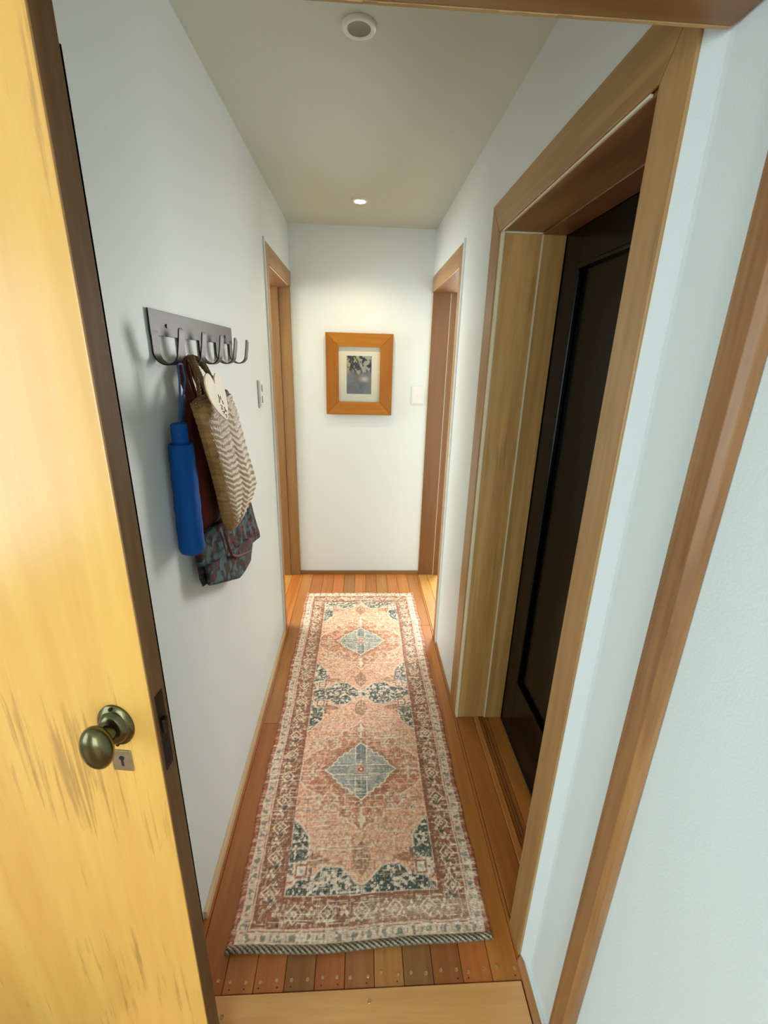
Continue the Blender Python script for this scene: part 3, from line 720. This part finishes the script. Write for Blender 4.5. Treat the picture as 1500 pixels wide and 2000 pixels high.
# ------------------------------------------------------------------ runner rug
def build_rug():
    W_, L_ = 0.372, 2.0; nx, ny = 300, 800
    xs = np.linspace(-W_, W_, nx); vs = np.linspace(0, L_-.006, ny)
    X, V = np.meshgrid(xs, vs); rs = np.random.RandomState(5)
    def noise(sx, sy, seed):
        r = np.random.RandomState(seed); g = r.rand(int(L_/sy)+3, int(2*W_/sx)+3)
        gx = (X+W_)/sx; gy = V/sy; i = gx.astype(int); j = gy.astype(int); fx = gx-i; fy = gy-j; fx = fx*fx*(3-2*fx); fy = fy*fy*(3-2*fy)
        return (g[j,i]*(1-fx)+g[j,i+1]*fx)*(1-fy)+(g[j+1,i]*(1-fx)+g[j+1,i+1]*fx)*fy
    wob = .0025*(noise(.02,.02,1)-.5)
    A = np.abs(X)+wob; Vm = np.where(V > 1.0, 2.0-V, V)+.0025*(noise(.015,.03,2)-.5)
    T = np.abs(Vm-0.57)                       # distance along from the medallion
    near = Vm < 0.57
    cream = np.array([.84,.68,.53]); peach = np.array([.74,.395,.25]); rust = np.array([.45,.155,.075]); brown = np.array([.25,.105,.05])
    red_ = np.array([.33,.075,.045]); teal = np.array([.045,.085,.080]); grey = np.array([.38,.385,.34]); grey2 = np.array([.21,.23,.20]); pink = np.array([.60,.30,.23]); tan = np.array([.36,.20,.115])
    C = np.zeros(X.shape+(3,)); C[:] = peach
    def put(mask, col, a=1.0):
        m_ = (mask*a if mask.dtype != bool else mask.astype(float)*a)[..., None]; C[:] = C*(1-m_)+np.asarray(col)*m_
    def line(dist, w_, col, a=1.0): put(np.clip(1-np.abs(dist)/w_, 0, 1)**.5, col, a)
    def poly_sd(A_, T_, pts):                 # signed distance-like (negative inside)
        d = np.full(A_.shape, 1e9); ins = np.zeros(A_.shape, bool); n = len(pts)
        for i in range(n):
            x0, y0 = pts[i]; x1, y1 = pts[(i+1) % n]; ex, ey = x1-x0, y1-y0
            t_ = np.clip(((A_-x0)*ex+(T_-y0)*ey)/(ex*ex+ey*ey+1e-12), 0, 1)
            d = np.minimum(d, np.hypot(A_-x0-t_*ex, T_-y0-t_*ey))
            c = ((y0 > T_) != (y1 > T_)) & (A_ < (x1-x0)*(T_-y0)/(y1-y0+1e-12)+x0); ins ^= c
        return np.where(ins, -d, d)
    n_f = noise(.006,.006,21); n_m = noise(.02,.02,22); n_l = noise(.12,.16,23); n_s = noise(.014,.014,24); n_t = noise(.007,.007,25); n_s = noise(.009,.009,24)
    def motif(px_, py_, r, kind=0):           # small flower / diamond, drawn in A,Vm
        dx, dy = A-px_, Vm-py_; q = np.abs(dx)+np.abs(dy)
        a_ = np.arctan2(dy, dx); rr = np.hypot(dx, dy)
        if kind == 0:
            put(rr < r*(.75+.35*np.cos(4*a_)), cream, .85); line(rr-r*.45, .0035, brown, .8); put(rr < r*.2, red_, .8)
        elif kind == 1:
            line(q-r, .004, cream, .9); put(q < r*.45, cream, .7); put(q < r*.2, teal, .8)
        else:
            put(rr < r*(.6+.4*np.cos(3*a_+1.6)), cream, .8); put(rr < r*.25, tan, .9)
    # inner rust zone around the medallion (stepped)
    zone = [(0,0),(0,.255),(.022,.225),(.05,.212),(.052,.197),(.082,.195),(.085,.168),(.152,.165),(.157,.105),(.182,.092),(.205,.078),(.234,.045),(.234,0)]
    sd = poly_sd(A, T, zone); put(sd < 0, rust*1.05, .88)
    put((sd < 0) & (n_m > .58), peach, .45)
    line(sd, .0045, cream, .85)
    # fine scattered motifs in the field
    for (px_, t_) in [(.10,.125),(.185,.025),(.19,-.02),(.115,.15),(.05,.16),(.03,.19),(.06,.225),(.16,.12),(.20,.13),(.19,.165),(.13,.20),(.09,.245),(.045,.29),(.10,.29),(.15,.245),(.12,.265)]:
        for sgn in (1, -1): motif(px_, .57+sgn*t_, .011 if t_ > .17 else .016, 2 if t_ > .17 else 0)
    line(poly_sd(A, T, [(.085,.112),(.125,.165),(.152,.14),(.125,.095)]), .004, cream, .7)
    # outline petals and tendrils
    line(np.sin(A*95+np.sin(T*60)*1.3)*np.cos(T*70)*.010, .0022, cream, .38)
    sc_ = np.sin(A*150+3*np.sin(Vm*55))+np.sin(Vm*130+3*np.sin(A*60)); fld = (A < .234) & (Vm > .135)
    put(fld & (np.abs(sc_) < .16), rust, .42); put(fld & (np.abs(sc_-.9) < .10), cream, .45); put(fld & (n_s > .80), rust*.8, .4); put(fld & (n_t < .14), cream, .5)
    # halo and medallion
    med = poly_sd(A, T, [(-.01,.128),(0,.128),(.020,.110),(.022,.099),(.042,.096),(.047,.080),(.068,.077),(.073,.061),(.090,.057),(.094,.040),(.106,.034),(.110,.020),(.137,0),(-.01,0)]); dm = A/.137+T/.128; st = 0
    put((med < .020)&(T>-1), brown, .5); put(med < .0045, cream, .95); put(med < -.0005, grey, 1)
    put((med < -.0005) & (n_m > .5), grey2, .5); line(np.where(med<0, med+.018, 9), .0016, grey2*.7, .5)
    for off in (.022,): 
        line(A-off, .0028, cream, .8*1) if False else None
    inm = med < -.0005
    put(inm & (np.abs(A-.022) < .0022) & (T > .03), cream, .8); put(inm & (np.abs(T-.020) < .0020) & (A > .03), cream, .8)
    put(inm & (A < .0018), cream, .7); put(inm & (A < .02) & (T > .045), teal*1.4, .6); put(inm & (T < .018) & (A > .05), grey2, .5)
    rr = np.hypot(A, T); an = np.arctan2(T, A); put(rr < .030*(.75+.25*np.cos(8*an)), pink, .95); put(rr < .012, red_, .9); put(rr < .005, cream, 1)
    # anchor finials above / below the medallion
    put((A < .004+.010*np.exp(-((T-.205)/.012)**2)) & (T > .14) & (T < .235), cream, .85)
    motif(0, .57+.15, .010, 0); motif(0, .57-.15, .010, 0)
    # palmette
    for sgn in (1, -1):
        sdp = poly_sd(A, (Vm-.57)*sgn, [(0,.28),(.020,.30),(.028,.33),(.022,.355),(.012,.37),(0,.385)]); put(sdp < 0, tan, .7); put((sdp < -.003) & (np.mod((Vm+A*.8)/.018, 1) < .45), rust*.8, .8); put((sdp < -.003) & (A < .003), cream, .6); put((sdp < 0) & (n_t > .6), cream*.8, .4); line(sdp, .003, brown, .6)
    # teal corner pieces
    pieceA = [(.236,.195),(.205,.222),(.176,.262),(.173,.30),(.185,.335),(.236,.345)]
    pieceB = [(0,.412),(.018,.405),(.066,.358),(.118,.352),(.142,.370),(.150,.385),(.205,.392),(.214,.405),(.236,.415),(.236,.437),(0,.437)]
    for pc_ in (pieceA, pieceB):
        s1 = poly_sd(A, T, pc_); put(s1 < 0, teal, 1)
        put((s1 < -.004) & (n_s > .62), cream, .9); put((s1 < -.004) & (n_s < .20), tan, .7); put((s1 < -.004) & (n_t > .74), cream*.8, .8); put((s1 < -.004) & (n_t < .3), teal*.5, .7)
        line(s1, .0045, cream, .8)
    put((A > .175) & (A < .236) & (T > .345) & (T < .392), cream, .55)
    put((A > .16) & (A < .236) & (T > .30) & (T < .40) & (n_t > .55), teal, .8)
    sq = np.maximum(np.abs(A-.192), np.abs(T-.366)*.9); put(sq < .021, red_, .8); put(sq < .013, cream, .9); put(sq < .005, grey, .9); line(sq-.021, .003, cream, .8)
    lf = poly_sd(A, T, [(.105,.335),(.135,.322),(.165,.325),(.178,.345),(.160,.350),(.130,.345)]); put(lf < 0, tan, .7); put((lf < -.002) & (n_t > .5), rust, .7); line(lf, .003, brown, .7)
    sdq = poly_sd(A, T, [(0,.395),(.062,.345),(.12,.335),(.16,.33)][::1]+[(.158,.332),(.12,.338),(.062,.349)]);
    # borders
    side = A > .236; endb = Vm < .133; bord = side | endb
    D_ = np.minimum(.372-A, Vm-(-.002)+ .0)     # distance from the outer edge
    De = Vm; Ds = .372-A
    Dd = np.where(De*1.0 < Ds, De, Ds)
    put(bord, rust*.85, 1)
    along = np.where(De < Ds, X, Vm)
    put(bord & (Dd < .136) & (Dd > .125), brown, .8)
    # ground of main border, mottled
    mb = bord & (Dd > .055) & (Dd < .125)
    put(mb, brown, .85); put(mb & (n_m > .60), rust*.8, .6); put(mb & (n_t > .72), cream*.85, .55); put(mb & (n_t < .18), teal*.5, .6)
    # cream dotted border
    cb = bord & (Dd > .018) & (Dd < .047)
    put(cb, cream*.82, .9); ph = np.mod(along/.043, 1)
    put(cb & (np.abs(ph-.5)+.25*(n_f-.5) < .15) & (np.abs(Dd-.033)+.008*(n_t-.5) < .009), teal*.9, .6); put(cb & (np.abs(ph-.02) < .08) & (np.abs(Dd-.033) < .006), rust, .7)
    line(np.where(bord, Dd-.052, 9), .0035, cream, .75); line(np.where(bord, Dd-.0565, 9), .002, red_, .8); line(np.where(bord, Dd-.128, 9), .0025, red_*.8, .7)
    put(bord & (Dd < .018) & (np.mod(along/.019, 1) < .5), red_, .7); put(bord & (Dd < .018) & (np.mod(along/.043, 1) < .2), cream, .35)
    # main border motifs: diamonds and leaves alternating with a vine
    c_ = .090
    for kk in range(10):
        y = .115+kk*.1
        if y < 1.0: 
            motif(.372-c_, y+.03, .024, 1); motif(.372-c_+.006, y+.082, .016, 2); motif(.372-c_-.014, y+.055, .009, 2)
            motif(.372-c_+.018, y+.02, .007, 2); motif(.372-c_-.02, y+.012, .007, 2); put(np.hypot((A-.372+c_+.008), (Vm-y-.005)*1.1) < .010, teal*.8, .75)
    for x_ in (0., .10, .20): motif(x_, c_, .024, 1); motif(x_+.05, c_+.004, .016, 2); motif(x_+.025, c_-.018, .008, 2); motif(x_+.075, c_+.02, .008, 2)
    vine = Dd-(c_+.018*np.sin(along*2*PI/.10)); line(np.where(mb, vine, 9), .0022, cream, .6)
    line(np.where(mb, Dd-(c_-.018*np.sin(along*2*PI/.05)), 9), .0018, tan*1.2, .6)
    # wear: short pale threads across and along, faded patches
    th1 = noise(.040,.0028,31); th2 = noise(.0028,.030,32); fade = sstep(.35, .75, n_l)
    put(sstep(.68, .90, th1)*(.30+.6*fade), cream*1.08, .85); put(sstep(.74, .95, th2)*(.25+.45*fade), cream*1.08, .7); put(sstep(.25, .05, th1)*.5, brown*.8, .5)
    put(sstep(.75, .98, n_f)*.5, cream*1.05, .6); put(sstep(.3, .1, n_f)*.4, brown*.7, .5)
    band = np.exp(-((V-.27)/.012)**2)*.0+np.exp(-((V-.085)/.03)**2)*sstep(-.1,.1,X)*.35; put(band, cream*1.05, .8)  # separate pale band across the right half of the near end
    C[:] = C*(.78+.42*n_f[..., None])*1.26
    # braided hem at the near end
    hem = V < .018
    hb = np.where(np.mod((X+V*1.5)/.016, 1) < .5, 1, 0)
    hc = np.where((hb == 1)[..., None], np.array([.42,.35,.23]), np.array([.10,.065,.035])); C[hem] = hc[hem]*(.7+.6*n_f[hem][..., None])
    C[:] = np.clip(C, 0, 1)
    # geometry: rounded slightly wavy sheet with thickness
    Z = .0075+.0012*(noise(.15,.2,41)-.5)+.0010*(noise(.010,.004,42)-.5)
    ex = sstep(W_, W_-.006, np.abs(X)); Z = Z*(.25+.75*ex)
    hemh = np.exp(-((V-.006)/.010)**2)*(.0045+.0028*np.sin((X+V*1.5)*2*PI/.016)); Z = Z+hemh
    # slightly askew placement and wavy edges
    a_ = .006
    XX = X + .0025*np.sin(V*9)*(np.abs(X)/W_) + .0022*np.sin(V*31+1)*sstep(.3,W_,np.abs(X))*np.sign(X)
    VV = V + (-.004*np.cos(X*6)+.003*np.sin(X*14)+.016*X+.002)*sstep(.35, 0, V)
    PX = .0155 + XX - a_*VV*.2; PY = .776 + VV
    b = B(); b.v = [tuple(p) for p in np.stack([PX, PY, Z], -1).reshape(-1, 3)]
    idx = np.arange(nx*ny).reshape(ny, nx)
    f = np.stack([idx[:-1,:-1], idx[:-1,1:], idx[1:,1:], idx[1:,:-1]], -1).reshape(-1, 4)
    b.f = [tuple(q) for q in f.tolist()]
    col = C.reshape(-1, 3)
    # skirt down to the floor
    rim_ = list(idx[0,:])+list(idx[1:,-1])+list(idx[-1,-2::-1])+list(idx[-2:0:-1,0]); n0 = len(b.v)
    b.v += [(b.v[i][0], b.v[i][1], .0008) for i in rim_]; K = len(rim_)
    b.f += [(int(rim_[i]), int(rim_[(i+1)%K]), n0+(i+1)%K, n0+i) for i in range(K)]
    col = np.vstack([col, np.tile(np.array([.16,.10,.055]), (K, 1))])
    V_ = np.array(b.v); o = b.build('runner_rug', RUG, None, smooth=True, colors=col)
    tag(o, 'long faded terracotta runner rug with two grey diamond medallions and teal corner pieces', 'rug')
build_rug()
